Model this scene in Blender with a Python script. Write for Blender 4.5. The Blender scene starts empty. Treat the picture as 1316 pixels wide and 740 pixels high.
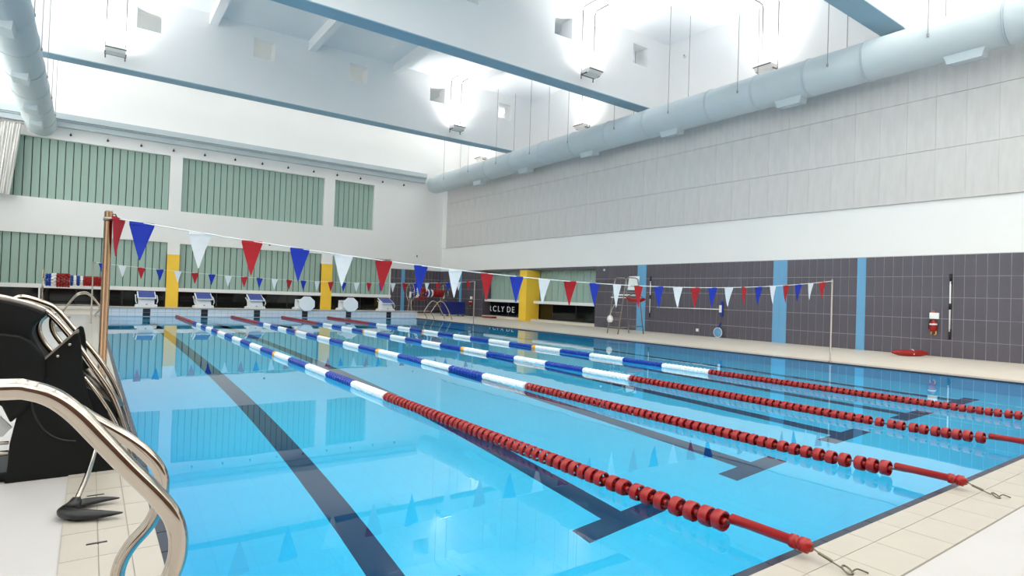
import bpy, math, random
from mathutils import Vector, Matrix
random.seed(7)
SC = bpy.context.scene
COL = SC.collection

# ---------------------------------------------------------------- camera
YAW, PITCH, ROLL, FPX = 0.6208, 0.0159, 0.0338, 757.42
ca, sa, cb, sb = math.cos(YAW), math.sin(YAW), math.cos(PITCH), math.sin(PITCH)
fwd = Vector((sa*cb, ca*cb, sb)); r0 = Vector((ca, -sa, 0)); u0 = r0.cross(fwd)
rgt = math.cos(ROLL)*r0 + math.sin(ROLL)*u0
upv = -math.sin(ROLL)*r0 + math.cos(ROLL)*u0
cam_d = bpy.data.cameras.new('camera'); cam = bpy.data.objects.new('camera', cam_d); COL.objects.link(cam)
cam_d.sensor_fit = 'HORIZONTAL'; cam_d.sensor_width = 36.0
cam_d.lens = 36.0*FPX/1316.0
cam_d.clip_start = 0.05; cam_d.clip_end = 200
M = Matrix((rgt, upv, -fwd)).transposed().to_4x4(); M.translation = Vector((-0.3023, -1.4979, 1.1979))
cam.matrix_world = M
SC.camera = cam

# ---------------------------------------------------------------- world, lamps, exposure
W = bpy.data.worlds.new('world'); SC.world = W; W.use_nodes = True
W.node_tree.nodes['Background'].inputs[0].default_value = (1.0, 0.965, 0.93, 1)      # bright overcast day
W.node_tree.nodes['Background'].inputs[1].default_value = 3.0
SC.view_settings.view_transform = 'Standard'
try: SC.view_settings.look = 'None'
except Exception: pass
SC.view_settings.gamma = 1.0
SC.view_settings.use_curve_mapping = False
SC.view_settings.exposure = 0.40
cy = SC.cycles
cy.max_bounces = 20; cy.diffuse_bounces = 9; cy.glossy_bounces = 6; cy.transmission_bounces = 10; cy.transparent_max_bounces = 12
cy.sample_clamp_indirect = 8.0

# fill daylight enters through added, unseen high windows in the left and near walls
LEFT_FILL_WIN = [(-6.9, 4.6), (6.4, 14.1), (15.8, 23.8), (25.4, 31.2)]; LEFT_Z = (5.2, 11.7)
NEAR_FILL_WIN = [(-4.2, 2.4), (3.4, 10.4), (11.4, 18.2)]; NEAR_Z = (5.8, 11.4)
def portal(loc, rot, sx, sy):
    d = bpy.data.lights.new('daylight_portal', 'AREA'); d.shape = 'RECTANGLE'; d.size = sx; d.size_y = sy; d.energy = 1.0
    d.cycles.is_portal = True
    o = bpy.data.objects.new('daylight_portal', d); COL.objects.link(o); o.location = loc; o.rotation_euler = rot
for a, b in LEFT_FILL_WIN: portal((-5.31, (a+b)/2, sum(LEFT_Z)/2), (math.pi/2, 0, -math.pi/2), b-a, LEFT_Z[1]-LEFT_Z[0])
# and through added roof lights between the ribs, in bays out of view
FILL_ROOF = [(x0, x0+3.4, y0, y1) for (y0, y1, n) in ((-7.6, -4.1, 6), (-2.8, 5.3, 6), (6.6, 13.4, 2), (28.9, 31.3, 6)) for x0 in (-4.2, -0.25+0.0, 3.6, 7.5, 11.45, 15.35)[:n]]
for x0, x1, y0, y1 in FILL_ROOF: portal(((x0+x1)/2, (y0+y1)/2, 12.41), (0, 0, 0), x1-x0, y1-y0)
for a, b in NEAR_FILL_WIN: portal(((a+b)/2, -8.31, sum(NEAR_Z)/2), (math.pi/2, 0, 0), b-a, NEAR_Z[1]-NEAR_Z[0])
LAMP_W = 380.0
def uplight(name, loc, tilt, energy=LAMP_W, angle=150):
    """a floodlight's light: shines up, tilted by tilt (a vector)"""
    d = bpy.data.lights.new(name, 'SPOT'); d.energy = energy; d.color = (1.0, 0.985, 0.96)
    d.spot_size = math.radians(angle); d.spot_blend = 1.0; d.shadow_soft_size = 0.16
    o = bpy.data.objects.new(name, d); COL.objects.link(o); o.location = loc
    o.rotation_euler = Vector((tilt[0], tilt[1], 1.0)).to_track_quat('-Z', 'Y').to_euler()
    return o
BEAMS = [5.65, 15.05, 24.70]          # near faces; each 0.62 thick
BAYS = [0.8, 10.3, 19.9, 29.0]        # middle of the roof bays
# floodlights that are out of the picture (same fittings as the ones built below)
for y in BAYS: uplight('floodlight_lamp', (-4.3, y, 9.75), (0.25, 0, 0))
for x in (0.13, 14.4):
    uplight('floodlight_lamp', (x, BEAMS[0]-0.45, 9.75), (0, -0.2, 0))
    uplight('floodlight_lamp', (x, -4.2, 9.75), (0, -0.2, 0))
uplight('floodlight_lamp', (0.13, BEAMS[1]-0.45, 9.75), (0, -0.2, 0))
uplight('floodlight_lamp', (18.75, BAYS[0], 9.75), (-0.25, 0, 0))

# ---------------------------------------------------------------- materials
def s2l(c):
    return tuple(((x/255)/12.92 if x/255 <= 0.04045 else ((x/255+0.055)/1.055)**2.4) for x in c)
MATS = {}
def mat(name, rgb, rough=0.5, metal=0.0, noise=0.0, nscale=8.0, bump=0.0, bscale=40.0, spec=0.5, coat=0.0, stretch=None):
    m = bpy.data.materials.new(name); m.use_nodes = True
    nt = m.node_tree; b = nt.nodes['Principled BSDF']
    col = s2l(rgb)
    b.inputs['Base Color'].default_value = (*col, 1)
    b.inputs['Roughness'].default_value = rough; b.inputs['Metallic'].default_value = metal
    b.inputs['Specular IOR Level'].default_value = spec
    b.inputs['Coat Weight'].default_value = coat
    if noise or bump:
        tc = nt.nodes.new('ShaderNodeTexCoord'); src = tc.outputs['Object']
        if stretch:
            mp = nt.nodes.new('ShaderNodeMapping'); mp.inputs['Scale'].default_value = stretch
            nt.links.new(src, mp.inputs['Vector']); src = mp.outputs['Vector']
    if noise:
        n = nt.nodes.new('ShaderNodeTexNoise'); n.inputs['Scale'].default_value = nscale; n.inputs['Detail'].default_value = 5
        nt.links.new(src, n.inputs['Vector'])
        r = nt.nodes.new('ShaderNodeValToRGB')
        r.color_ramp.elements[0].position = 0.3; r.color_ramp.elements[1].position = 0.7
        r.color_ramp.elements[0].color = tuple(max(0, c*(1-noise)) for c in col)+(1,)
        r.color_ramp.elements[1].color = tuple(min(1, c*(1+noise)) for c in col)+(1,)
        nt.links.new(n.outputs['Fac'], r.inputs['Fac']); nt.links.new(r.outputs['Color'], b.inputs['Base Color'])
    if bump:
        n2 = nt.nodes.new('ShaderNodeTexNoise'); n2.inputs['Scale'].default_value = bscale; n2.inputs['Detail'].default_value = 4
        nt.links.new(src, n2.inputs['Vector'])
        bp = nt.nodes.new('ShaderNodeBump'); bp.inputs['Strength'].default_value = bump; bp.inputs['Distance'].default_value = 0.01
        nt.links.new(n2.outputs['Fac'], bp.inputs['Height']); nt.links.new(bp.outputs['Normal'], b.inputs['Normal'])
    MATS[name] = m
    return m
mat('white_paint', (238,238,238), 0.6, noise=0.012, nscale=0.7, bump=0.03, bscale=60)
mat('white_beam', (238,238,238), 0.6, noise=0.012, nscale=0.7)
mat('ceiling_paint', (232,234,236), 0.7, noise=0.015, nscale=0.6)
mat('beam_bounce_tint', (150,182,200), 0.6, noise=0.02, nscale=1.0)  # blue bounce from the pool, painted onto the white beams' undersides
mat('deck_white', (188,184,182), 0.45, noise=0.02, nscale=2.5, bump=0.02, bscale=120)
mat('deck_cream', (222,211,197), 0.45, noise=0.03, nscale=2.0, bump=0.02, bscale=120)
mat('tile_beige', (180,172,161), 0.4, noise=0.035, nscale=5)
mat('grout_beige', (166,159,148), 0.8, noise=0.05, nscale=9)
mat('edge_dark', (38,44,62), 0.35, noise=0.1, nscale=7)
mat('lane_tile', (18,50,92), 0.35, noise=0.08, nscale=3)
mat('tile_grey', (86,82,92), 0.35, noise=0.05, nscale=1.3)
mat('tile_blue', (104,164,206), 0.35, noise=0.03, nscale=1.3)
mat('grout_grey', (172,168,174), 0.8, noise=0.04, nscale=5)
mat('acoustic', (208,206,205), 0.85, noise=0.045, nscale=3.0, bump=0.25, bscale=30, stretch=(1,3,0.6))
mat('acoustic_seam', (170,168,168), 0.9, noise=0.05, nscale=6)
mat('profile_glass', (156,182,172), 0.35, noise=0.06, nscale=0.5, stretch=(3,3,0.4))
mat('profile_joint', (32,58,52), 0.6, noise=0.1, nscale=3)
mat('dim_room_glass', (10,14,16), 0.05, noise=0.3, nscale=0.4)  # darkness of the room beyond, put into the pane colour
mat('room_behind', (40,44,46), 0.8, noise=0.4, nscale=0.6)
mat('black_frame', (16,18,20), 0.4, noise=0.1, nscale=5)
mat('white_gloss', (240,240,240), 0.3, noise=0.01, nscale=2)
mat('yellow_paint', (250,205,62), 0.5, noise=0.03, nscale=1.5)
mat('duct_white', (188,200,206), 0.4, noise=0.03, nscale=1.4, bump=0.04, bscale=6)
mat('rod_grey', (150,150,150), 0.4, 0.6, noise=0.05, nscale=6)
mat('lamp_dark', (92,84,82), 0.5, 0.3, noise=0.1, nscale=8)
mat('lamp_white', (235,232,228), 0.4, noise=0.02, nscale=5)
mat('steel', (200,188,174), 0.09, 1.0, noise=0.04, nscale=9)
mat('steel_brushed', (158,150,142), 0.3, 1.0, noise=0.06, nscale=12, stretch=(1,1,8))
mat('brass_post', (128,102,80), 0.16, 1.0, noise=0.04, nscale=6)
mat('plastic_red', (152,15,12), 0.32, noise=0.06, nscale=20)
mat('plastic_blue', (4,50,156), 0.35, noise=0.06, nscale=20)
mat('plastic_white', (238,240,240), 0.35, noise=0.02, nscale=20)
mat('plastic_yellow', (240,170,50), 0.35, noise=0.05, nscale=20)
mat('flag_red', (172,10,26), 0.7, noise=0.05, nscale=14)
mat('flag_blue', (0,42,165), 0.7, noise=0.05, nscale=14)
mat('flag_white', (226,228,230), 0.7, noise=0.03, nscale=14)
mat('cord_white', (228,228,226), 0.7, noise=0.03, nscale=20)
mat('wire_grey', (120,112,100), 0.35, 0.9, noise=0.1, nscale=30)
mat('black_moulded', (8,11,9), 0.5, noise=0.12, nscale=4, bump=0.03, bscale=150, spec=0.25)
mat('black_rubber', (14,15,16), 0.4, noise=0.12, nscale=10)
mat('grey_edge', (120,112,108), 0.4, 0.3, noise=0.05, nscale=10)
mat('navy_fabric', (16,34,120), 0.7, noise=0.15, nscale=5)
mat('block_white', (234,235,238), 0.35, noise=0.02, nscale=5)
mat('block_blue', (34,58,142), 0.5, noise=0.06, nscale=30, bump=0.1, bscale=200)
mat('platform_tile', (226,230,236), 0.3, noise=0.02, nscale=3)
mat('tile_black', (26,40,54), 0.3, noise=0.08, nscale=8)
mat('orange', (226,92,32), 0.5, noise=0.06, nscale=16)
mat('net_white', (232,230,226), 0.8, noise=0.05, nscale=12)
mat('grate_grey', (128,122,116), 0.5, noise=0.08, nscale=14)
mat('brown_wood', (92,62,46), 0.5, noise=0.2, nscale=2.0, stretch=(6,1,0.4))
mat('sign_white', (236,238,240), 0.5, noise=0.01, nscale=5)

def pool_tile():
    m = bpy.data.materials.new('pool_tile'); m.use_nodes = True; nt = m.node_tree; b = nt.nodes['Principled BSDF']
    b.inputs['Roughness'].default_value = 0.5
    tc = nt.nodes.new('ShaderNodeTexCoord')
    br = nt.nodes.new('ShaderNodeTexBrick'); br.offset = 0.0
    br.inputs['Scale'].default_value = 1.0; br.inputs['Brick Width'].default_value = 0.25; br.inputs['Row Height'].default_value = 0.25
    br.inputs['Mortar Size'].default_value = 0.004
    c = s2l((140,221,252)); c2 = s2l((137,219,251)); c3 = s2l((132,215,248))
    br.inputs['Color1'].default_value = (*c, 1); br.inputs['Color2'].default_value = (*c2, 1); br.inputs['Mortar'].default_value = (*c3, 1)
    nt.links.new(tc.outputs['Object'], br.inputs['Vector']); nt.links.new(br.outputs['Color'], b.inputs['Base Color'])
    MATS['pool_tile'] = m
pool_tile()
def water():
    m = bpy.data.materials.new('water'); m.use_nodes = True; nt = m.node_tree
    nt.nodes.remove(nt.nodes['Principled BSDF']); out = nt.nodes['Material Output']
    fr = nt.nodes.new('ShaderNodeFresnel'); fr.inputs['IOR'].default_value = 1.333
    rf = nt.nodes.new('ShaderNodeBsdfRefraction'); rf.inputs['IOR'].default_value = 1.333; rf.inputs['Roughness'].default_value = 0.0
    rf.inputs['Color'].default_value = (0.42, 0.955, 1.0, 1)
    gl = nt.nodes.new('ShaderNodeBsdfGlossy'); gl.inputs['Roughness'].default_value = 0.0; gl.inputs['Color'].default_value = (1, 1, 1, 1)
    mx = nt.nodes.new('ShaderNodeMixShader')
    tc = nt.nodes.new('ShaderNodeTexCoord'); n = nt.nodes.new('ShaderNodeTexNoise')
    n.inputs['Scale'].default_value = 0.9; n.inputs['Detail'].default_value = 3
    bp = nt.nodes.new('ShaderNodeBump'); bp.inputs['Strength'].default_value = 0.12; bp.inputs['Distance'].default_value = 0.01
    nt.links.new(tc.outputs['Object'], n.inputs['Vector']); nt.links.new(n.outputs['Fac'], bp.inputs['Height'])
    for k in (fr, rf, gl): nt.links.new(bp.outputs['Normal'], k.inputs['Normal'])
    nt.links.new(fr.outputs[0], mx.inputs[0]); nt.links.new(rf.outputs[0], mx.inputs[1]); nt.links.new(gl.outputs[0], mx.inputs[2])
    nt.links.new(mx.outputs[0], out.inputs['Surface'])
    MATS['water'] = m
water()
def clear_pane():
    m = bpy.data.materials.new('clear_pane'); m.use_nodes = True; nt = m.node_tree
    nt.nodes.remove(nt.nodes['Principled BSDF']); out = nt.nodes['Material Output']
    tr = nt.nodes.new('ShaderNodeBsdfTransparent'); tr.inputs[0].default_value = (0.95,0.97,0.96,1)
    gl = nt.nodes.new('ShaderNodeBsdfGlossy'); gl.inputs['Roughness'].default_value = 0.02
    mx = nt.nodes.new('ShaderNodeMixShader'); mx.inputs[0].default_value = 0.06
    nt.links.new(tr.outputs[0], mx.inputs[1]); nt.links.new(gl.outputs[0], mx.inputs[2]); nt.links.new(mx.outputs[0], out.inputs['Surface'])
    MATS['clear_pane'] = m
clear_pane()
def lamp_glow():
    m = bpy.data.materials.new('lamp_glow'); m.use_nodes = True; b = m.node_tree.nodes['Principled BSDF']
    b.inputs['Emission Color'].default_value = (1, 0.97, 0.92, 1); b.inputs['Emission Strength'].default_value = 30
    MATS['lamp_glow'] = m
lamp_glow()

# ---------------------------------------------------------------- mesh helpers
class MB:
    def __init__(s): s.v = []; s.f = []
    def add(s, vs, fs):
        k = len(s.v); s.v += [tuple(v) for v in vs]; s.f += [tuple(i+k for i in f) for f in fs]; return s
    def box(s, x0, x1, y0, y1, z0, z1):
        return s.add([(x0,y0,z0),(x1,y0,z0),(x1,y1,z0),(x0,y1,z0),(x0,y0,z1),(x1,y0,z1),(x1,y1,z1),(x0,y1,z1)],
                     [(3,2,1,0),(4,5,6,7),(0,1,5,4),(1,2,6,5),(2,3,7,6),(3,0,4,7)])
    def prism(s, poly, axis, a, b):
        """poly: list of 2D points, extruded along axis from a to b ('x': poly is (y,z); 'y': (x,z); 'z': (x,y))"""
        def P(p, t): return {'x': (t, p[0], p[1]), 'y': (p[0], t, p[1]), 'z': (p[0], p[1], t)}[axis]
        n = len(poly); area = sum(poly[i][0]*poly[(i+1) % n][1]-poly[(i+1) % n][0]*poly[i][1] for i in range(n))
        if (area < 0) != (axis == 'y'): poly = poly[::-1]
        vs = [P(p, a) for p in poly]+[P(p, b) for p in poly]
        fs = [tuple(range(n))[::-1], tuple(range(n, 2*n))]+[(i, (i+1) % n, n+(i+1) % n, n+i) for i in range(n)]
        return s.add(vs, fs)
    def tube(s, pts, r, n=10, smooth=0, closed=False):
        pts = [Vector(p) for p in pts]
        if smooth: pts = catmull(pts, smooth, closed)
        m = len(pts); rings = []
        up = None; vs = []
        for i, p in enumerate(pts):
            if closed: t = (pts[(i+1) % m]-pts[i-1]).normalized()
            else: t = (pts[min(i+1, m-1)]-pts[max(i-1, 0)]).normalized()
            if up is None:
                up = Vector((0,0,1)) if abs(t.z) < 0.9 else Vector((1,0,0))
            up = (up - t*up.dot(t)).normalized(); sd = t.cross(up)
            rr = r[i] if isinstance(r, (list, tuple)) else r
            for k in range(n):
                a = 2*math.pi*k/n; vs.append(p+rr*(math.cos(a)*up+math.sin(a)*sd))
        fs = []
        for i in range(m if closed else m-1):
            j = (i+1) % m
            for k in range(n): fs.append((i*n+k, i*n+(k+1) % n, j*n+(k+1) % n, j*n+k))
        if not closed: fs += [tuple(range(n))[::-1], tuple((m-1)*n+k for k in range(n))]
        return s.add(vs, fs)
    def lathe(s, prof, org=(0,0,0), axis='z', n=12):
        """prof: (r, t) along the axis"""
        vs = []; o = Vector(org)
        for r, t in prof:
            for k in range(n):
                a = 2*math.pi*k/n; c, d = r*math.cos(a), r*math.sin(a)
                vs.append(o+Vector({'z': (c, d, t), 'y': (c, t, d), 'x': (t, c, d)}[axis]))
        m = len(prof); fl = axis == 'y'
        fs = []
        for i in range(m-1):
            for k in range(n):
                q = (i*n+k, i*n+(k+1) % n, (i+1)*n+(k+1) % n, (i+1)*n+k); fs.append(q[::-1] if fl else q)
        c0 = tuple(range(n)); c1 = tuple((m-1)*n+k for k in range(n))
        fs += [c0 if fl else c0[::-1], c1[::-1] if fl else c1]
        return s.add(vs, fs)
    def mesh(s, name, m, smooth=False):
        me = bpy.data.meshes.new(name); me.from_pydata(s.v, [], s.f); me.update()
        me.materials.append(MATS[m])
        if smooth:
            for p in me.polygons: p.use_smooth = len(p.vertices) == 4
        return me
    def build(s, name, m, parent=None, smooth=False, bevel=0.0, loc=None, **props):
        o = bpy.data.objects.new(name, s.mesh(name, m, smooth)); COL.objects.link(o)
        if parent: o.parent = parent
        if loc: o.location = loc
        if bevel:
            b = o.modifiers.new('bevel', 'BEVEL'); b.width = bevel; b.segments = 2; b.limit_method = 'ANGLE'
        for k, v in props.items(): o[k] = v
        return o
def catmull(P, n, closed=False):
    m = len(P); out = []
    for i in range(m if closed else m-1):
        g = (lambda j: P[j % m]) if closed else (lambda j: P[max(0, min(m-1, j))])
        p0, p1, p2, p3 = g(i-1), g(i), g(i+1), g(i+2)
        for k in range(n):
            t = k/n
            out.append(0.5*((2*p1)+(p2-p0)*t+(2*p0-5*p1+4*p2-p3)*t*t+(3*p1-p0-3*p2+p3)*t**3))
    if not closed: out.append(P[-1])
    return out
def inst(me, name, parent, loc=(0,0,0), rot=None):
    o = bpy.data.objects.new(name, me); COL.objects.link(o); o.parent = parent; o.location = loc
    if rot: o.rotation_euler = rot
    return o
def thing(name, label, cat, loc=(0,0,0), rz=0.0, group=None):
    o = bpy.data.objects.new(name, None); COL.objects.link(o); o.location = loc; o.rotation_euler = (0,0,rz)
    o.empty_display_size = 0.1
    return tag(o, label, cat, group)
def tag(o, label, cat, group=None):
    o['label'] = label; o['category'] = cat
    if group: o['group'] = group
    return o
def struct(o, label=None):
    o['kind'] = 'structure'
    if label: o['label'] = label
    return o
def copy_tree(o, parent=None):
    c = o.copy(); COL.objects.link(c)
    if parent: c.parent = parent
    for ch in [x for x in bpy.data.objects if x.parent == o]: copy_tree(ch, c)
    return c
def holed(mb, axis, t0, t1, u0, u1, v0, v1, holes):
    """a wall slab with rectangular holes; axis 'y': u is x; axis 'x': u is y; v is z"""
    us = sorted({u0, u1, *[h[0] for h in holes], *[h[1] for h in holes]}); vs = sorted({v0, v1, *[h[2] for h in holes], *[h[3] for h in holes]})
    us = [u for u in us if u0 <= u <= u1]; vs = [v for v in vs if v0 <= v <= v1]
    def inside(u, v): return u0 < u < u1 and v0 < v < v1 and not any(h[0] < u < h[1] and h[2] < v < h[3] for h in holes)
    def P(t, u, v): return (u, t, v) if axis == 'y' else (t, u, v)
    for i in range(len(us)-1):
        for j in range(len(vs)-1):
            a, b, c, d = us[i], us[i+1], vs[j], vs[j+1]; mu, mv = (a+b)/2, (c+d)/2
            if not inside(mu, mv): continue
            for t in (t0, t1): mb.add([P(t,a,c), P(t,b,c), P(t,b,d), P(t,a,d)], [(0,1,2,3) if (t == t0) == (axis == 'y') else (3,2,1,0)])
            for (p, q, uu, vv) in (((a,c),(a,d),a-1e-4,mv), ((b,c),(b,d),b+1e-4,mv), ((a,c),(b,c),mu,c-1e-4), ((a,d),(b,d),mu,d+1e-4)):
                if not inside(uu, vv): mb.add([P(t0,*p), P(t0,*q), P(t1,*q), P(t1,*p)], [(0,1,2,3)])
    return mb

# ================================================================ SETTING
XR, XU, XL, YF, YB, ZC = 18.2, 19.3, -5.0, 32.3, -8.0, 12.1
PW, PL, PD = 13.0, 25.2, 1.9
# floor: a deck around the pool
fl = MB()
for (x0,x1,y0,y1) in ((XL,XU+0.3,YB,0.0),(XL,0.0,0.0,YF+0.6),(PW,XU+0.3,0.0,YF+0.6),(0.0,PW,PL,YF+0.6)):
    fl.box(x0,x1,y0,y1,-0.30,0.0)
floor = struct(fl.build('floor', 'deck_white'), 'white tiled pool deck around the water')
# cream right-hand and far deck surface (a thin screed of another colour)
MB().box(PW+0.36,XR,-0.37,YF,0.0,0.004).box(XL,PW+0.36,PL+1.1,YF,0.0,0.004).build('deck_surface', 'deck_cream', floor, label='cream deck along the grey tiled wall')
# beige edge tiles: left strip, near strip, right strip
MB().box(-0.37,0.0,-0.37,PL,0.0,0.004).box(0.0,PW+0.36,-0.37,0.0,0.0,0.004).box(PW,PW+0.36,0.0,PL,0.0,0.004).build('grout_bed', 'grout_beige', floor)
g = 0.004
tm = {}
def edge_tile(x0,x1,y0,y1):
    w, d = round(x1-x0,3), round(y1-y0,3)
    if (w,d) not in tm: tm[(w,d)] = MB().box(g/2,w-g/2,g/2,d-g/2,0.0,0.008).mesh('tile','tile_beige')
    inst(tm[(w,d)], 'tile', floor, (x0,y0,0))
y = -0.37
for k in range(32):
    y0 = round(-0.37+0.335*k,3)
    for a,b in ((-0.37,-0.23),(-0.23,-0.11),(-0.11,0.0)): edge_tile(a,b,y0,round(y0+0.335,3))
for k in range(28):
    x0 = round(0.335*k,3)
    for a,b in ((-0.37,-0.13),(-0.13,0.0)): edge_tile(x0,round(x0+0.335,3),a,b)
far = MB()
for k in range(32,77):
    y0 = -0.37+0.335*k
    if y0+0.335 > PL: break
    for a,b in ((-0.37,-0.23),(-0.23,-0.11),(-0.11,0.0)): far.box(a+g/2,b-g/2,y0+g/2,y0+0.335-g/2,0.0,0.008)
for k in range(28,40):
    x0 = 0.335*k
    if x0+0.335 > PW+0.36: break
    for a,b in ((-0.37,-0.13),(-0.13,0.0)): far.box(x0+g/2,x0+0.335-g/2,a+g/2,b-g/2,0.0,0.008)
for k in range(75):
    y0 = 0.335*k
    for a,b in ((0.0,0.13),(0.13,0.36)): far.box(PW+a+g/2,PW+b-g/2,y0+g/2,y0+0.335-g/2,0.0,0.008)
far.build('tile_field', 'tile_beige', floor, kind='stuff')
# drain slots in the left strip
for yy in (2.55, 1.80, 3.3, 4.05):
    MB().box(-0.275,-0.195,yy-0.008,yy+0.008,0.0,0.0095).build('drain_slot','black_frame',floor)

# pool basin
pb = MB()
pb.box(-0.1,PW+0.1,-0.1,PL+0.1,-PD-0.2,-PD)
pb.box(-0.2,0.0,-0.2,PL+0.2,-PD,-0.30).box(PW,PW+0.2,-0.2,PL+0.2,-PD,-0.30).box(0.0,PW,-0.2,0.0,-PD,-0.30).box(0.0,PW,PL,PL+0.2,-PD,-0.30)
pb.box(0.0,0.005,0.0,PL,-0.30,-0.012).box(PW-0.005,PW,0.0,PL,-0.30,-0.012).box(0.0,PW,0.0,0.005,-0.30,-0.012).box(0.0,PW,PL-0.005,PL,-0.30,-0.012)
basin = struct(pb.build('pool_basin', 'pool_tile'), 'blue tiled swimming pool basin with black lane lines')
for k in range(6):
    x = 1.5+2*k
    MB().box(x-0.12,x+0.12,2.2,PL-2.2,-PD,-PD+0.004).box(x-0.46,x+0.46,1.98,2.2,-PD,-PD+0.004).box(x-0.46,x+0.46,PL-2.2,PL-1.98,-PD,-PD+0.004).build('lane_line','lane_tile',basin)
    MB().box(x-0.12,x+0.12,PL-0.012,PL-0.006,-1.5,-0.02).build('wall_target','lane_tile',basin)
# dark coping tiles round the rim
cm1 = MB().box(0.0,0.045,0.003,0.247,-0.06,0.006).mesh('coping_tile','edge_dark')
cm2 = MB().box(0.003,0.247,0.0,0.045,-0.06,0.006).mesh('coping_tile','edge_dark')
for k in range(40): inst(cm1,'coping_tile',basin,(0,0.05+0.25*k,0))
for k in range(36): inst(cm2,'coping_tile',basin,(0.05+0.25*k,0,0))
cf = MB().box(0.0,0.045,10.05,PL,-0.06,0.006).box(9.05,PW,0.0,0.045,-0.06,0.006).box(PW-0.045,PW,0.045,PL,-0.06,0.006)
cf.build('coping_run','edge_dark',basin,kind='stuff')
wt = MB().add([(0.0,0.0,-0.02),(PW,0.0,-0.02),(PW,PL,-0.02),(0.0,PL,-0.02)],[(0,1,2,3)]).build('pool_water','water')
struct(wt,'clear still pool water mirroring the far wall')

# ---- far wall
cols = [(-4.95,-4.41),(2.75,3.29),(10.41,11.04)]
UP = [(-4.41,2.72,4.95,7.67),(3.26,10.42,4.95,7.67),(11.03,13.43,4.95,7.67)]
LO = [(-4.41,2.75,0.12,3.35),(3.29,10.41,0.12,3.32),(11.04,14.68,0.12,3.27)]
mb = MB(); holed(mb,'y',YF,YF+0.35,XL,XU+0.3,0.0,ZC,UP+LO)
wall_far = struct(mb.build('wall_far','white_paint'))
# profiled glass planks in each opening
def glass_window(n, axis, face, u0, u1, z0, z1, step, sill=None, base=0.12, label=None, flip=False):
    """face: plane of the glazing. planks are pieces of their own; the dark strip below the sill is clear glass before a dim room"""
    root = MB()
    def B(a,b,c,d,t0,t1):
        m_ = MB()
        return m_.box(a,b,t0,t1,c,d) if axis == 'y' else m_.box(t0,t1,a,b,c,d)
    w = struct(B(u0,u1,z0,z1,face+0.05,face+0.09).build('window_%d' % n,'profile_joint'), label)
    k = max(1,round((u1-u0)/step)); st = (u1-u0)/k
    zz0 = sill[1] if sill else z0
    gp = 0.032
    if axis == 'y': poly = [(gp/2,0.05),(st-gp/2,0.05),(st-gp/2,0.0),(st-0.035,-0.012),(0.035,-0.012),(gp/2,0.0)]; me = MB().prism(poly,'z',zz0,z1).mesh('glass_plank','profile_glass')
    else: poly = [(0.05,gp/2),(0.05,st-gp/2),(0.0,st-gp/2),(-0.012,st-0.035),(-0.012,0.035),(0.0,gp/2)]; me = MB().prism(poly,'z',zz0,z1).mesh('glass_plank','profile_glass')
    for i in range(k): inst(me,'glass_plank',w,(u0+i*st,face,0) if axis == 'y' else (face,u0+i*st,0))
    if sill:
        B(u0,u1,sill[0],sill[1],face-0.30 if axis == 'y' else face-0.42,face+0.05).build('window_sill','white_gloss',w)
        m = max(2,round((u1-u0)/1.75)); s2 = (u1-u0)/m
        for i in range(m):
            B(u0+i*s2+0.03,u0+(i+1)*s2-0.03,base+0.03,sill[0]-0.03,face-0.01,face+0.03).build('pane','dim_room_glass',w)
        fr = MB()
        for i in range(m+1):
            a = min(max(u0+i*s2-0.03,u0),u1-0.06)
            fr = fr.box(a,a+0.06,face-0.02,face+0.05,base,sill[0]) if axis == 'y' else fr.box(face-0.02,face+0.05,a,a+0.06,base,sill[0])
        fr = fr.box(u0,u1,face-0.02,face+0.05,base,base+0.05) if axis == 'y' else fr.box(face-0.02,face+0.05,u0,u1,base,base+0.05)
        fr.build('window_frame','black_frame',w)
    return w
for i,(a,b,c,d) in enumerate(UP): glass_window(i+1,'y',YF+0.2,a,b,c,d,0.30)
for i,(a,b,c,d) in enumerate(LO): glass_window(i+4,'y',YF+0.2,a,b,c,d,0.30,sill=(0.92,1.10))
for (a,b) in cols:
    struct(MB().box(a,b,YF-0.03,YF+0.2,0.0,2.76).build('pillar','yellow_paint'),'yellow painted pillar between the far windows')
# grey tiles on the far wall right of the last window
def tile_wall(holder, axis, face, u0, u1, step, stripes, skip=None, parts_to=None):
    rows = [(0.0,0.45),(0.45,1.015),(1.015,1.585),(1.585,2.15),(2.15,2.72)]
    gp = 0.016
    meshes = {}
    rest = {'tile_grey': MB(), 'tile_blue': MB()}
    k0 = 0; u = u0
    while u < u1-0.05:
        e = min(u+step,u1)
        if not (skip and skip[0] < (u+e)/2 < skip[1]):
            blue = any(a < (u+e)/2 < b for a,b in stripes); mname = 'tile_blue' if blue else 'tile_grey'
            for r,(z0,z1) in enumerate(rows):
                w = e-u
                if parts_to is not None and e <= parts_to:
                    key = (round(w,3),r,mname)
                    if key not in meshes:
                        gg = 0.004 if blue else gp
                        meshes[key] = (MB().box(face-0.012,face,gg/2,w-gg/2,z0+gg/2,z1-gg/2) if axis == 'x' else MB().box(gg/2,w-gg/2,face-0.012,face,z0+gg/2,z1-gg/2)).mesh('tile',mname)
                    inst(meshes[key],'tile',holder,(0,u,0) if axis == 'x' else (u,0,0))
                else:
                    gg = 0.004 if blue else gp
                    if axis == 'x': rest[mname].box(face-0.012,face,u+gg/2,e-gg/2,z0+gg/2,z1-gg/2)
                    else: rest[mname].box(u+gg/2,e-gg/2,face-0.012,face,z0+gg/2,z1-gg/2)
        u = e
    for mname,m_ in rest.items():
        if m_.v: m_.build('tile_field',mname,holder,kind='stuff')
MB().box(14.68,XR,YF-0.004,YF,0.0,2.73).build('grout_bed','grout_grey',wall_far)
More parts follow.
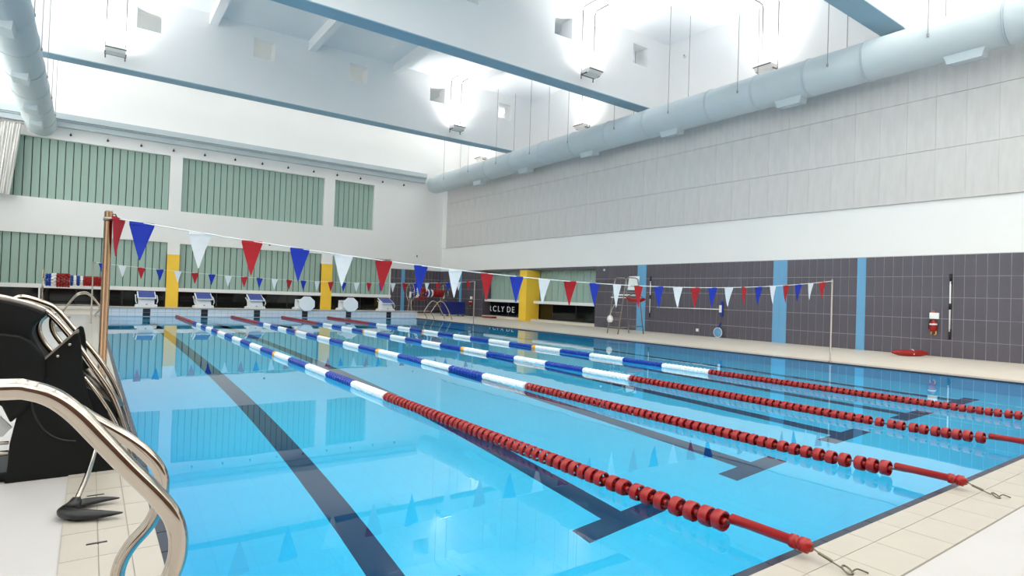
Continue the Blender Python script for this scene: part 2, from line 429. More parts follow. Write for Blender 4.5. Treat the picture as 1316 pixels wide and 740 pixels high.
tile_wall(wall_far,'y',YF-0.004,14.68,XR-0.02,0.235,[(15.38,15.62)])
# cornice with small black spot fittings under it
co = MB().box(XL,16.72,YF-0.42,YF,8.52,8.80).box(XL,16.72,YF-0.26,YF,8.22,8.46).box(XL,16.72,YF-0.34,YF,8.46,8.52)
struct(co.build('cornice','duct_white',bevel=0.02),'long grey white cornice above the upper windows')
ORD = 'first second third fourth fifth sixth seventh eighth ninth tenth eleventh twelfth thirteenth'.split()
def spot_label(i): return 'small black spot fitting under the far wall cornice, %s from the left' % ORD[i]
spot0 = None
for i,u in enumerate([-1.28,0.12,1.46,2.83,4.22,5.65,7.0,8.35,9.75,11.1,12.5,13.9,15.3]):
    if spot0 is None:
        spot0 = thing('spot_fitting',spot_label(0),'light fitting',(u,YF,7.93),0,'spots under the cornice')
        MB().lathe([(0.03,-0.0),(0.03,-0.02),(0.045,-0.03),(0.045,-0.12),(0.02,-0.13)],(0,0,0),'y',10).build('lamp_head','black_frame',spot0,smooth=True)
        MB().box(-0.015,0.015,-0.09,-0.06,0.03,0.09).build('bracket','black_frame',spot0)
    else:
        c = copy_tree(spot0); c.location = (u,YF,7.93); c['label'] = spot_label(i)
for (x,z,l) in ((7.55,3.62,'small grey sensor on the white far wall above the lower windows'),(16.4,3.60,'small grey sensor on the white far wall beside the room corner')):
    t = thing('wall_sensor',l,'sensor',(x,YF,z))
    MB().box(-0.05,0.05,-0.03,0,-0.06,0.06).build('housing','rod_grey',t,bevel=0.01)
    MB().lathe([(0.035,-0.03),(0.03,-0.06),(0.01,-0.07)],(0,0,-0.01),'y',10).build('lens','black_frame',t,smooth=True)

# ---- right wall
WIN = (17.9,27.27,0.0,2.62)
mb = MB(); holed(mb,'x',XR,XR+0.62,YB,YF,0.0,9.1,[WIN])
wall_right = struct(mb.build('wall_right','white_paint'))
MB().box(XR+0.62,XU+0.3,YB,YF,8.9,9.1).build('ledge','white_paint',wall_right)
MB().box(XU,XU+0.3,YB,YF,9.1,ZC).build('upper_wall','white_paint',wall_right)
gb = MB(); holed(gb,'x',XR-0.006,XR-0.001,-0.4,YF,0.0,2.73,[WIN]); gb.build('grout_bed','grout_grey',wall_right)
tile_wall(wall_right,'x',XR-0.006,5.57-0.24*16,5.57+0.24*51,0.24,[(15.05,15.41),(9.05,9.53),(6.5,6.77)],parts_to=1.73+0.24*60+0.01)
tile_wall(wall_right,'x',XR-0.006,5.57+0.24*51,17.9,0.24,[])
tile_wall(wall_right,'x',XR-0.006,27.27,YF-0.02,0.24,[(29.65,29.9)])
MB().box(XR,XR+0.6,17.9,27.27,0.0,0.12).build('step','deck_cream',wall_right)
MB().box(XR-0.006,XR+0.56,27.262,27.27,0.12,2.62).box(XR-0.006,XR+0.56,17.9,17.908,0.12,2.62).box(XR,XR+0.56,17.908,27.262,2.612,2.62).build('window_reveal','tile_grey',wall_right)
MB().box(XR-0.012,XR-0.006,17.9,27.27,2.62,2.73).build('window_head','tile_grey',wall_right)
glass_window(7,'x',XR+0.56,17.9,27.27,0.12,2.62,0.48,sill=(0.92,1.06))
struct(MB().box(17.85,XR+0.5,22.62,23.22,0.0,2.62).build('pillar','yellow_paint'),'yellow square pillar standing in front of the right wall window')
# acoustic panels
ap = MB().box(XR-0.03,XR,-1.0,YF,4.2,9.08).build('panel_backing','acoustic_seam',wall_right)
rows = [(4.2,5.58),(5.58,7.02),(7.02,8.46),(8.46,9.08)]
pms = [MB().box(XR-0.06,XR-0.03,0.0015,0.6885,z0+0.005,z1-0.005).mesh('acoustic_panel','acoustic') for z0,z1 in rows]
for k in range(44):
    yy = 1.38+0.69*k
    for me in pms: inst(me,'acoustic_panel',wall_right,(random.uniform(-0.004,0.0),yy,0))
MB().box(XR-0.05,XR,1.38+0.69*44+0.004,YF,4.2,9.08).build('end_strip','white_paint',wall_right)

# ---- other walls, roof
mb = MB(); holed(mb,'x',XL-0.3,XL,YB,YF,0.0,ZC,[(a,b,*LEFT_Z) for a,b in LEFT_FILL_WIN]); wall_left = struct(mb.build('wall_left','white_paint'))
mb = MB(); holed(mb,'y',YB-0.3,YB,XL-0.3,XU+0.3,0.0,ZC,[(a,b,*NEAR_Z) for a,b in NEAR_FILL_WIN]); wall_near = struct(mb.build('wall_near','white_paint'))
MB().box(XL,XU,YB,YB+0.03,0.0,5.2).build('wood_panelling','brown_wood',wall_near)
wn = 8
for a,b in LEFT_FILL_WIN:  # added windows, unseen, letting in fill daylight
    w = struct(MB().box(XL-0.2,XL-0.19,a,b,*LEFT_Z).build('window_%d' % wn,'clear_pane'),'clear high window added in the left wall for fill light'); wn += 1
    k = 4; fr = MB()
    for i in range(k+1): fr.box(XL-0.25,XL-0.14,max(a,a+(b-a)*i/k-0.04),min(b,a+(b-a)*i/k+0.04),*LEFT_Z)
    fr.box(XL-0.25,XL-0.14,a,b,LEFT_Z[0],LEFT_Z[0]+0.06).box(XL-0.25,XL-0.14,a,b,LEFT_Z[1]-0.06,LEFT_Z[1]).build('window_frame','white_gloss',w)
for a,b in NEAR_FILL_WIN:  # likewise added behind the camera for fill
    w = struct(MB().box(a,b,YB-0.2,YB-0.19,*NEAR_Z).build('window_%d' % wn,'clear_pane'),'clear high window added in the near wall for fill light'); wn += 1
    k = 4; fr = MB()
    for i in range(k+1): fr.box(max(a,a+(b-a)*i/k-0.04),min(b,a+(b-a)*i/k+0.04),YB-0.25,YB-0.14,*NEAR_Z)
    fr.box(a,b,YB-0.25,YB-0.14,NEAR_Z[0],NEAR_Z[0]+0.06).box(a,b,YB-0.25,YB-0.14,NEAR_Z[1]-0.06,NEAR_Z[1]).build('window_frame','white_gloss',w)
mb = MB()
gx = sorted({XL-0.3,XU+0.3,*[q for k in FILL_ROOF for q in k[:2]]}); gy = sorted({YB-0.3,YF+0.35,*[q for k in FILL_ROOF for q in k[2:]]})
for i in range(len(gx)-1):
    for j in range(len(gy)-1):
        mx_, my_ = (gx[i]+gx[i+1])/2, (gy[j]+gy[j+1])/2
        if not any(a < mx_ < b and c < my_ < d for a,b,c,d in FILL_ROOF): mb.box(gx[i],gx[i+1],gy[j],gy[j+1],ZC,ZC+0.3)
ceiling = struct(mb.build('ceiling','ceiling_paint'))
for a,b,c,d in FILL_ROOF: MB().box(a,b,c,d,ZC+0.2,ZC+0.21).build('fill_roof_pane','clear_pane',ceiling)  # panes of the added roof lights
for yb in [-3.75]+BEAMS:
    hs = [(0.75+4.1*i,1.58+4.1*i,10.82,11.62) for i in range(-1,5)]
    m_ = MB(); holed(m_,'y',yb,yb+0.62,XL,XU,9.2,ZC,hs)
    bo = struct(m_.build('beam','white_beam'),'deep white roof beam with square openings')
    MB().box(XL,XU,yb-0.012,yb+0.632,9.17,9.2).build('soffit_tint','beam_bounce_tint',bo)  # thin sheet holding the painted pool bounce
spans = [(YB,-3.75),(-3.13,5.65),(6.27,15.05),(15.67,24.7),(25.32,YF)]
for (a,b) in spans:
    for x in (-0.5,3.33,7.22,11.2,15.1):
        MB().box(x-0.15,x+0.15,a,b,11.68,ZC).build('rib','white_beam',ceiling)

# ================================================================ THINGS
# ---- air ducts
def duct(x, label, nozz, side):
    z, r = 8.16, 0.553
    t = thing('air_duct',label,'duct',(x,0,z))
    y0, y1 = -7.0, 31.95
    MB().lathe([(r-0.06,y0),(r,y0+0.02),(r,y1-0.25),(r-0.03,y1-0.05),(r-0.16,y1)],(0,0,0),'y',40).build('duct_body','duct_white',t,smooth=True)
    rm = MB().lathe([(r-0.01,-0.03),(r+0.022,-0.03),(r+0.022,-0.008),(r+0.002,-0.006),(r+0.002,0.006),(r+0.022,0.008),(r+0.022,0.03),(r-0.01,0.03)],(0,0,0),'y',40).mesh('joint_ring','duct_white',True)
    for yy in (0.0,3.05,6.15,7.8,9.5,11.25,14.1,16.2,18.4,20.6,23.0,25.4,27.8,30.2): inst(rm,'joint_ring',t,(0,yy,0))
    nm = MB().prism([(-0.44,0.0),(0.44,0.0),(0.36,-0.24),(-0.36,-0.24)],'x',-0.2,0.2).mesh('air_outlet','duct_white')
    for yy in nozz: inst(nm,'air_outlet',t,(side*0.02,yy,-r+0.09),(0,side*0.12,0))
    rod = MB().tube([(0,0,0),(0,0,ZC-z-0.05)],0.011,6).lathe([(0.03,-0.06),(0.03,0.02)],(0,0,0),'z',8).mesh('hanger_rod','rod_grey')
    for yy in (1.9,4.55,7.05,9.95,12.8,15.55,18.4,21.2,24.1,26.9,29.7):
        for s in (-1,1): inst(rod,'hanger_rod',t,(s*(r+0.012),yy,0.03))
    return t
duct(17.25,'long round white air duct under the roof along the right wall',(3.9,8.42,13.05,17.55,22.2,26.5),-1)
duct(-2.32,'round white air duct coming overhead at the left edge of the hall',(4.5,9.0,13.6,18.1,22.6,26.6,29.2),1)

# ---- floodlights
FG = 'roof floodlights'
def floodlight(loc, rz, label, tilt):
    """local frame: the wall is towards +y, the room towards -y; loc = lamp centre"""
    t = thing('floodlight',label,'floodlight',loc,rz)
    for s in (-1,1):
        MB().tube([(s*0.3,0.22,-0.30),(s*0.3,0.22,-0.2),(s*0.3,0.22,2.25),(s*0.3,0.14,2.38),(s*0.3,-0.5,2.38)],0.018,8).build('hanger_tube','lamp_dark',t,smooth=True)
    MB().prism([(-0.30,-0.02),(-0.20,-0.15),(0.12,-0.19),(0.24,-0.02),(0.2,0.03),(-0.28,0.03)],'x',-0.31,0.31).build('housing','lamp_white',t,bevel=0.02)
    MB().box(-0.27,0.27,-0.25,0.17,0.03,0.04).build('lens','lamp_glow',t)
    MB().box(-0.33,0.33,0.14,0.22,-0.17,-0.13).box(-0.33,-0.29,-0.1,0.2,-0.17,-0.13).box(0.29,0.33,-0.1,0.2,-0.17,-0.13).box(-0.33,0.33,-0.29,-0.25,-0.06,-0.03).build('bracket','lamp_dark',t)
    up = uplight('floodlight_lamp',(loc[0],loc[1],loc[2]+0.12),tilt)
    return t
z = 9.68
floodlight((0.13,24.7-0.44,z),0,'white floodlight hung on the farthest roof beam near the left duct',(0,-0.2,0))
floodlight((14.4,24.7-0.44,z),0,'floodlight hung on the farthest roof beam near its right end',(0,-0.2,0))
floodlight((14.5,15.05-0.44,z),0,'floodlight with dark bracket hung on the middle roof beam',(0,-0.2,0))
for y,l in ((10.3,'floodlight above the right duct nearest the near roof beam'),(19.9,'floodlight above the right duct between the middle and farthest beams'),(29.0,'floodlight above the far end of the right duct')):
    floodlight((XU-0.44,y,z),-math.pi/2,l,(-0.25,0,0))

# ---- detector on the upper right wall
t = thing('smoke_detector','small white detector on the upper right wall near the roof','detector',(XU,14.2,11.4))
MB().lathe([(0.09,0.0),(0.09,-0.03),(0.06,-0.06)],(0,0,0),'x',14).build('housing','lamp_white',t,smooth=True)
MB().lathe([(0.035,-0.06),(0.03,-0.08)],(0,0,0),'x',10).build('sensor_head','rod_grey',t,smooth=True)

# ---- sports netting gathered at the far left
t = thing('netting_curtain','white netting curtain hanging before the upper far left window','net',(0,0,0))
mb = MB(); nv = 60; rowsN = 14; vs = []; fs = []
for j in range(rowsN+1):
    v = j/rowsN; zz = 8.0-3.1*v; xr_ = -2.98-0.30*v
    for i in range(nv+1):
        u = i/nv; vs.append((-4.8+(xr_+4.8)*u,31.75+0.07*math.sin(i*1.9)+0.03*math.sin(i*0.7+j*0.5),zz))
for j in range(rowsN):
    for i in range(nv): a = j*(nv+1)+i; fs.append((a,a+1,a+nv+2,a+nv+1))
MB().add(vs,fs).build('net_sheet','net_white',t,smooth=True)
mb = MB()
for i in range(0,nv+1,2):
    mb.tube([Vector(vs[j*(nv+1)+i])+Vector((0,-0.02,0)) for j in range(0,rowsN+1,2)],0.011,5)
for j in range(0,rowsN+1):
    mb.tube([Vector(vs[j*(nv+1)+i])+Vector((0,-0.02,0)) for i in range(0,nv+1,2)],0.008,4)
mb.build('net_cords','cord_white',t,kind='stuff')
MB().tube([(-4.95,31.75,8.02),(-2.9,31.75,8.02)],0.03,8).build('net_rail','rod_grey',t)

# ---- starting platform and blocks
pz = 0.32
t = thing('starting_platform','raised white tiled starting platform at the far end of the pool','platform',(0,0,0))
MB().box(0.0,PW,PL,PL+1.0,0.0,pz-0.03).build('platform_body','grout_beige',t)
MB().box(-0.03,PW+0.03,PL-0.05,PL+1.03,pz-0.03,pz+0.01).build('platform_top','tile_beige',t)
wm = MB().box(0.004,0.246,PL-0.012,PL,0.004,0.141).mesh('tile','platform_tile'); hm_ = MB().box(0.002,0.123,PL-0.012,PL,0.004,0.141).mesh('tile','platform_tile'); bm_ = MB().box(0.002,0.238,PL-0.014,PL,0.004,0.141).mesh('tile','tile_black')
for r in range(2):
    for k in range(51):
        x0 = 0.125+k*0.25
        if any(abs(x0+0.125-(1.5+2*q)) < 0.1 for q in range(6)): continue
        inst(wm,'tile',t,(x0,0,-0.0+r*0.145))
    for x0 in (0.0,12.875): inst(hm_,'tile',t,(x0,0,r*0.145))
    for q in range(6): inst(bm_,'tile',t,(1.5+2*q-0.12,0,r*0.145))
BG = None
def block_base(t, low):
    h = 0.34
    MB().prism([(0.0,0.0),(0.62,0.0),(0.56,h+0.12),(0.10,h-0.06),(0.02,0.16)],'x',-0.26,0.26).build('body','block_white',t,bevel=0.015)
    for s in (-1,1):
        MB().prism([(-0.02,0.0),(0.66,0.0),(0.64,0.06),(0.5,0.10),(0.12,0.12),(-0.02,0.07)],'x',s*0.31-0.05,s*0.31+0.05).build('side_foot','block_white',t,bevel=0.01)
def block_open(x, label):
    t = thing('starting_block',label,'starting block',(x,PL+0.12,pz+0.01),0,'starting blocks on the platform')
    block_base(t,False)
    a = math.radians(21)
    MB().prism([(-0.02,0.33),(0.60,0.57),(0.58,0.62),(-0.04,0.38)],'x',-0.31,0.31).build('top_plate','block_white',t,bevel=0.012)
    for k in range(2):
        f0, f1 = (0.03+0.49*k, 0.47+0.49*k)
        y0_, z0_ = -0.04+0.62*f0, 0.38+0.24*f0; y1_, z1_ = -0.04+0.62*f1, 0.38+0.24*f1
        MB().prism([(y0_,z0_-0.002),(y1_,z1_-0.002),(y1_-0.004,z1_+0.012),(y0_-0.004,z0_+0.012)],'x',-0.27,0.27).build('blue_tread','block_blue',t)
    for s in (-1,1):
        MB().tube([(s*0.33,0.02,0.16),(s*0.36,0.02,0.24),(s*0.36,0.12,0.36),(s*0.36,0.42,0.46),(s*0.33,0.5,0.46)],0.016,8,smooth=4).build('grab_handle','block_white',t,smooth=True)
    MB().box(-0.03,0.03,-0.012,0.03,0.10,0.14).build('latch','rod_grey',t)
    return t
def block_flipped(x, label):
    t = thing('starting_block',label,'starting block',(x,PL+0.12,pz+0.01),0,'starting blocks on the platform')
    block_base(t,True)
    oc = [(0.31*math.cos(math.radians(22.5+45*k))/math.cos(math.radians(22.5)),0.31*math.sin(math.radians(22.5+45*k))/math.cos(math.radians(22.5))) for k in range(8)]
    p = MB().prism([(a*1.02,b*0.95) for a,b in oc],'y',-0.05,0.05).build('flipped_top_plate','block_white',t,bevel=0.02)
    p.location = (0.05,-0.22,0.27); p.scale = (1.06,1.0,1.12); p.rotation_euler = (math.radians(-12),0,math.radians(-6))
    MB().box(-0.28,0.28,0.04,0.5,0.40,0.46).build('rear_ledge','block_white',t,bevel=0.01)
    return t
for q,l in enumerate(('starting block with blue sloping top left of the first yellow pillar','starting block with blue sloping top right of the first yellow pillar','blue topped starting block beside the left white octagonal one',
                      'starting block with its white octagonal plate flipped down, left of the second yellow pillar','starting block with its white octagonal plate flipped down, right of the second yellow pillar','blue topped starting block at the right end of the platform')):
    (block_flipped if q in (3,4) else block_open)(1.5+2*q,l)

# ---- lane ropes
def near_float():
    # a short open drum on a hub, held by four spokes
    m_ = MB().lathe([(0.045,-0.026),(0.052,-0.028),(0.055,-0.023),(0.055,0.023),(0.052,0.028),(0.045,0.026)],(0,0,0),'y',14)
    m_.f = m_.f[:-2]                      # open both ends
    m_.add(m_.v[5*14:6*14]+m_.v[0:14],[(k,(k+1)%14,14+(k+1)%14,14+k) for k in range(14)])
    m_.lathe([(0.012,-0.041),(0.018,-0.040),(0.020,-0.02),(0.020,0.02),(0.018,0.040),(0.012,0.041)],(0,0,0),'y',8)
    for k in range(4):
        a = 2*math.pi*k/4+0.4; c,s = math.cos(a),math.sin(a)
        p = lambda rr,w,yy: (rr*c-w*s, yy, rr*s+w*c)
        vs = [p(0.018,-0.004,-0.012),p(0.018,0.004,-0.012),p(0.047,0.004,-0.012),p(0.047,-0.004,-0.012),p(0.018,-0.004,0.012),p(0.018,0.004,0.012),p(0.047,0.004,0.012),p(0.047,-0.004,0.012)]
        m_.add(vs,[(0,1,2,3),(7,6,5,4),(0,4,5,1),(1,5,6,2),(2,6,7,3),(3,7,4,0)])
    return m_.mesh('float_disc','plastic_red',True)
NF = near_float()
def lane_rope(x, label, loose):
    t = thing('lane_rope',label,'lane rope',(x,0,0),0,'lane ropes across the water')
    zc = 0.012
    def prof(y): return zc+(0.06*((1.3-y)/1.3)**2 if y < 1.3 else 0.0)
    MB().tube([(0,-0.08,prof(-0.05))]+[(0,0.3+k*1.0,prof(0.3+k)) for k in range(25)]+[(0,PL-0.02,zc+0.03)],0.008,6).build('cable','wire_grey',t)
    MB().lathe([(0.018,0.36),(0.026,0.35),(0.026,0.03),(0.034,0.028),(0.034,0.0),(0.026,-0.002),(0.026,-0.02),(0.036,-0.022),(0.036,-0.055),(0.026,-0.06),(0.02,-0.075)][::-1],(0,0,0.07),'y',12).build('end_sleeve','plastic_red',t,smooth=True)
    yy = 0.42
    k = 0
    while yy < 4.80:
        o = inst(NF,'float_disc',t,(random.uniform(-.002,.002),yy,prof(yy)),(random.uniform(-.05,.05),random.uniform(0,6),random.uniform(-.05,.05)))
        step = 0.084
        if yy < 1.3: step = random.choice((0.086,0.088,0.10,0.115))
        yy += step
    # coloured one metre runs of floats
    def run(y0,y1,m_,seg=9):
        mb = MB(); n = max(1,round((y1-y0)/0.088)); st = (y1-y0)/n
        for i in range(n): mb.lathe([(0.016,-st*0.47),(0.046,-st*0.46),(0.055,-st*0.40),(0.055,st*0.0),(0.044,st*0.05),(0.024,st*0.07),(0.024,st*0.20),(0.044,st*0.22),(0.048,st*0.46),(0.016,st*0.48)],(0,y0+(i+0.5)*st,zc),'y',seg)
        mb.build('float_run',m_,t,smooth=False,kind='stuff')
    cuts = [4.82,5.85,6.85,7.82,8.8,9.72]
    for i in range(5): run(cuts[i],cuts[i+1],'plastic_white' if i % 2 == 0 else 'plastic_blue')
    run(9.72,9.86,'plastic_yellow')
    y0 = 9.86; i = 0
    while y0 < 20.1:
        y1 = min(y0+0.95,20.15)
        if abs(y0-15.56) < 0.1: run(y0,y0+0.12,'plastic_yellow'); y0 += 0.12; y1 = y0+0.9
        run(y0,y1,'plastic_blue' if i % 2 == 0 else 'plastic_white',7); y0 = y1; i += 1
    run(20.15,PL-0.15,'plastic_red',7)
    # wire and anchor ring at the near end
    MB().tube([(0,-0.075,0.07),(0.012,-0.12,0.045),(0.02,-0.20,0.02)],0.004,6).tube([(0.006,-0.1,0.055),(0.016,-0.16,0.035)],0.008,6).build('wire','wire_grey',t)
    MB().tube([(0.02+0.022*math.cos(a),-0.225+0.022*math.sin(a),0.02+0.012*math.sin(a)) for a in [2*math.pi*q/12 for q in range(12)]],0.005,6,closed=True).build('anchor_ring','wire_grey',t)
    MB().tube([(0.035,-0.235,0.012),(0.05,-0.25,0.028),(0.07,-0.265,0.022),(0.095,-0.28,0.011)],0.004,6,smooth=3).build('anchor_hook','wire_grey',t)
    return t
for x,l in ((2.5,'first lane rope from the left pool edge, red then white and blue'),(4.5,'second lane rope from the left pool edge, red then white and blue'),
            (6.5,'third lane rope from the left pool edge, red then white and blue'),(8.5,'fourth lane rope from the left, farthest over to the grey wall')):
    lane_rope(x,l,0)

# ---- backstroke flags and their posts
def post(x, y, label, r, m, h=1.84):
    t = thing('flag_post',label,'post',(x,y,0))
    MB().lathe([(r*2.2,0.008),(r*2.2,0.02),(r*1.3,0.03),(r,0.035),(r,h-0.01),(r*0.8,h)],(0,0,0),'z',14).build('pole',m,t,smooth=True)
    MB().tube([(0,0,h-0.03),(0.05,0,h-0.025),(0.06,0,h-0.05)],0.008,6).build('hook','steel',t)
    MB().lathe([(r+0.008,h-0.09),(r+0.008,h-0.06)],(0,0,0),'z',12).build('collar','steel_brushed',t,smooth=True)
    return t
post(-0.19,5.0,'thick brassy steel flag post at the left pool edge, nearer bunting',0.033,'brass_post',1.86)
post(13.06,5.0,'slim steel flag post on the right deck holding the nearer bunting',0.018,'steel_brushed')
post(-0.25,20.0,'thin grey flag post at the left pool edge, farther bunting',0.02,'steel_brushed')
post(13.1,20.0,'thin grey flag post on the right deck, farther bunting',0.02,'steel_brushed')
def pennant_mesh(m):
    vs = []; n = 4
    for k in range(n+1):
        f = k/n; w = 0.098*(1-f)+0.004; z_ = -0.02-0.33*f
        yo = 0.012*math.sin(f*2.6)
        vs += [(-w,yo,z_),(w,yo-0.006*(1-f),z_)]
    off = len(vs); vs += [(a,b+0.003,c) for a,b,c in vs]
    fs = []
    for k in range(n):
        a = 2*k; fs += [(a,a+2,a+3,a+1),(off+a,off+a+1,off+a+3,off+a+2)]
    for k in range(n):
        a = 2*k; fs += [(a,off+a,off+a+2,a+2),(a+1,a+3,off+a+3,off+a+1)]
    fs += [(0,1,off+1,off),(2*n,off+2*n,off+2*n+1,2*n+1)]
    m_ = MB().add(vs,fs).box(-0.1,0.1,-0.006,0.009,-0.022,0.004)
    return m_.mesh('pennant',m)
PM = {c: pennant_mesh('flag_'+c) for c in ('red','blue','white')}
def bunting(y, x0, x1, ztop, sag, first, step, order, extra, label):
    t = thing('backstroke_bunting',label,'bunting',(0,y,0))
    xm, hw = (x0+x1)/2, (x1-x0)/2
    Z = lambda x: ztop-sag*(1-((x-xm)/hw)**2)
    MB().tube([(x0+(x1-x0)*k/40,0,Z(x0+(x1-x0)*k/40)) for k in range(41)],0.006,6).build('cord','cord_white',t)
    for k in range(27):
        x = first+step*k
        inst(PM[order[k % 3]],'pennant',t,(x,0,Z(x)),(random.uniform(-.06,.06),random.uniform(-.03,.03),random.uniform(-.22,.22)))
    if extra: inst(PM['red'],'pennant',t,(x0+0.05,0.0,Z(x0)),(0,0.05,1.1))
    return t
bunting(5.0,-0.16,13.06,1.80,0.35,0.07,0.483,('blue','white','red'),True,'nearer string of red white and blue pennants across the pool')
bunting(20.0,-0.23,13.08,1.82,0.28,-0.02,0.4926,('blue','white','red'),False,'farther string of small red white and blue pennants near the starting blocks')

# ---- grab rails
def near_rail(y, dz, pts, label):
    t = thing('grab_rail',label,'handrail',(0,y,0),0,'foreground grab rails')
    full = [(-1.05,0.0),(-1.05,0.55),(-1.0,0.80+dz),(-0.88,0.93+dz),(-0.66,0.975+dz)]+pts
    MB().tube([(a,0,b) for a,b in full],0.021,20,smooth=8).build('rail_tube','steel',t,smooth=True)
    for xx in (-1.05,pts[-1][0]):
        MB().lathe([(0.065,0.008),(0.065,0.016),(0.03,0.03)],(xx,0,0),'z',18).build('floor_flange','steel',t,smooth=True)
    return t
near_rail(0.10,0.0,[(-0.445,0.974),(-0.402,0.969),(-0.359,0.950),(-0.318,0.912),(-0.270,0.85),(-0.218,0.782),(-0.160,0.709),(-0.122,0.647),(-0.109,0.579),(-0.123,0.513),(-0.16,0.45),(-0.20,0.39),(-0.21,0.30),(-0.21,0.0)],'nearer polished steel grab rail arching over the left foreground')
near_rail(0.80,-0.105,[(-0.508,0.863),(-0.445,0.860),(-0.383,0.838),(-0.320,0.797),(-0.287,0.770),(-0.189,0.695),(-0.130,0.637),(-0.096,0.588),(-0.080,0.535),(-0.085,0.472),(-0.115,0.400),(-0.165,0.340),(-0.192,0.28),(-0.197,0.2),(-0.197,0.0)],'second polished steel grab rail curving behind the nearer one')
def far_rail(x, y, sgn, label, tall=1.0):
    t = thing('grab_rail',label,'handrail',(x,y,0),0,'far pool ladder rails')
    pr = [(1.08,0.0),(0.98,0.22),(0.80,0.55),(0.62,0.80),(0.45,0.88),(0.30,0.85),(0.12,0.66),(-0.02,0.46),(-0.08,0.36),(-0.04,0.25),(0.05,0.12),(0.08,0.0)]
    MB().tube([(sgn*a,0,b*tall) for a,b in pr],0.021,10,smooth=5).build('rail_tube','steel',t,smooth=True)
    for a in (1.08,0.08): MB().lathe([(0.06,0.006),(0.06,0.014),(0.03,0.025)],(sgn*a,0,0),'z',12).build('floor_flange','steel',t,smooth=True)
    return t
far_rail(13.25,24.75,1,'farther steel pool ladder rail in front of the right lane rope reel')
far_rail(13.25,24.0,1,'nearer steel pool ladder rail left of the blue box')
far_rail(-0.05,24.6,-1,'farther steel ladder rail at the far left pool corner',0.92)
far_rail(-0.05,24.0,-1,'nearer steel ladder rail at the far left pool corner',1.0)

# ---- poolside hoist
t = thing('pool_hoist','black moulded poolside hoist with twin steel rails down to the water','pool hoist',(0,0,0))
plate = [(-.672,0.0),(-.662,.10),(-.656,.235),(-.635,.36),(-.605,.52),(-.58,.69),(-.544,.69),(-.37,.895),(-.350,.885),(-.337,.826),(-.318,.65),(-.285,.48),(-.24,.33),(-.19,.206),(-.112,0.0)]
sp = MB().prism(plate,'y',3.05,3.085).build('side_plate','black_moulded',t,bevel=0.008)
for (bx,bz) in ((-.448,.745),(-.392,.815)):
    MB().lathe([(0.010,3.046),(0.010,3.04),(0.005,3.036)][::-1],(bx,0,bz),'y',10).build('bolt','steel',sp,smooth=True)
MB().prism([(-.555,.688),(-.37,.895),(-.352,.907),(-.348,.890),(-.372,.878),(-.546,.682)],'y',3.035,3.10).build('steel_edge','steel_brushed',sp)
MB().box(-.60,-.535,3.03,3.10,.672,.690).build('steel_lip','steel_brushed',sp)
arc = MB().tube([(-.565,3.047,.47),(-.54,3.047,.38),(-.49,3.047,.29),(-.42,3.047,.235),(-.34,3.047,.215)],0.006,8,smooth=5).build('moulded_rib','black_rubber',sp,smooth=True)
MB().prism([(a+0.02,b) for a,b in plate],'y',3.66,3.69).build('side_plate','black_moulded',t,bevel=0.008)
shell = [(-1.0,1.075),(-.85,1.085),(-.73,1.083),(-.676,1.072),(-.60,1.052),(-.52,1.015),(-.505,1.0),(-.53,.975),(-.57,.93),(-.575,.88),(-.545,.80),(-.49,.70),(-.50,.60),(-.62,.56),(-1.0,.56)]
MB().prism(shell,'y',3.10,3.64).build('seat_shell','black_moulded',t,bevel=0.02)
MB().tube([(-1.0,3.11,1.085),(-.85,3.11,1.092),(-.73,3.11,1.088),(-.61,3.11,1.056),(-.52,3.11,1.018)],0.012,8,smooth=4).build('shell_edge','grey_edge',t,smooth=True)
MB().prism([(-1.0,.885),(-.74,.892),(-.63,.876),(-.575,.84),(-.51,.75),(-.50,.62),(-.58,.44),(-.655,.36),(-.70,.47),(-1.0,.47)],'y',3.02,3.048).build('lower_panel','black_moulded',t,bevel=0.012)
MB().tube([(-.92,3.2,1.07),(-.80,3.2,1.10),(-.66,3.2,1.07),(-.52,3.2,1.012),(-.40,3.2,.865),(-.291,3.2,.69),(-.18,3.2,.505),(-.115,3.2,.34),(-.06,3.2,.16),(-.02,3.2,.012)],0.019,12,smooth=5).build('guide_rail','steel',t,smooth=True)
MB().tube([(-.90,3.78,1.03),(-.74,3.78,1.06),(-.675,3.78,1.085),(-.545,3.78,1.04),(-.48,3.78,.99),(-.372,3.78,.84),(-.218,3.78,.618),(-.115,3.78,.41),(-.045,3.78,.18),(-.01,3.78,.012)],0.019,12,smooth=5).build('guide_rail','steel',t,smooth=True)
MB().tube([(-.505,3.3,1.0),(-.55,3.3,.95),(-.558,3.3,.885),(-.53,3.3,.81),(-.487,3.3,.745),(-.40,3.3,.61)],0.015,10,smooth=5).build('seat_tube','steel',t,smooth=True)
MB().tube([(-.49,3.42,1.0),(-.50,3.42,.93),(-.485,3.42,.86),(-.43,3.42,.77),(-.34,3.42,.63)],0.015,10,smooth=5).build('seat_tube','steel',t,smooth=True)
MB().tube([(-.315,3.12,.60),(-.26,3.12,.52),(-.20,3.12,.42),(-.14,3.12,.30),(-.10,3.12,.20)],0.013,10,smooth=5).build('brace_tube','steel',t,smooth=True)
MB().lathe([(0.015,-0.17),(0.034,-0.165),(0.034,0.165),(0.015,0.17)],(0,0,0),'z',14).build('actuator','steel_brushed',t,smooth=True)
act = [o for o in bpy.data.objects if o.name.startswith('actuator')][0]; act.location = (-.20,3.5,.47); act.rotation_euler = (0,math.radians(-35),0)
MB().prism([(-.31,.52),(-.16,.40),(-.07,.16),(-.12,.05),(-.26,.05)],'y',3.30,3.33).build('grille_plate','black_rubber',t)
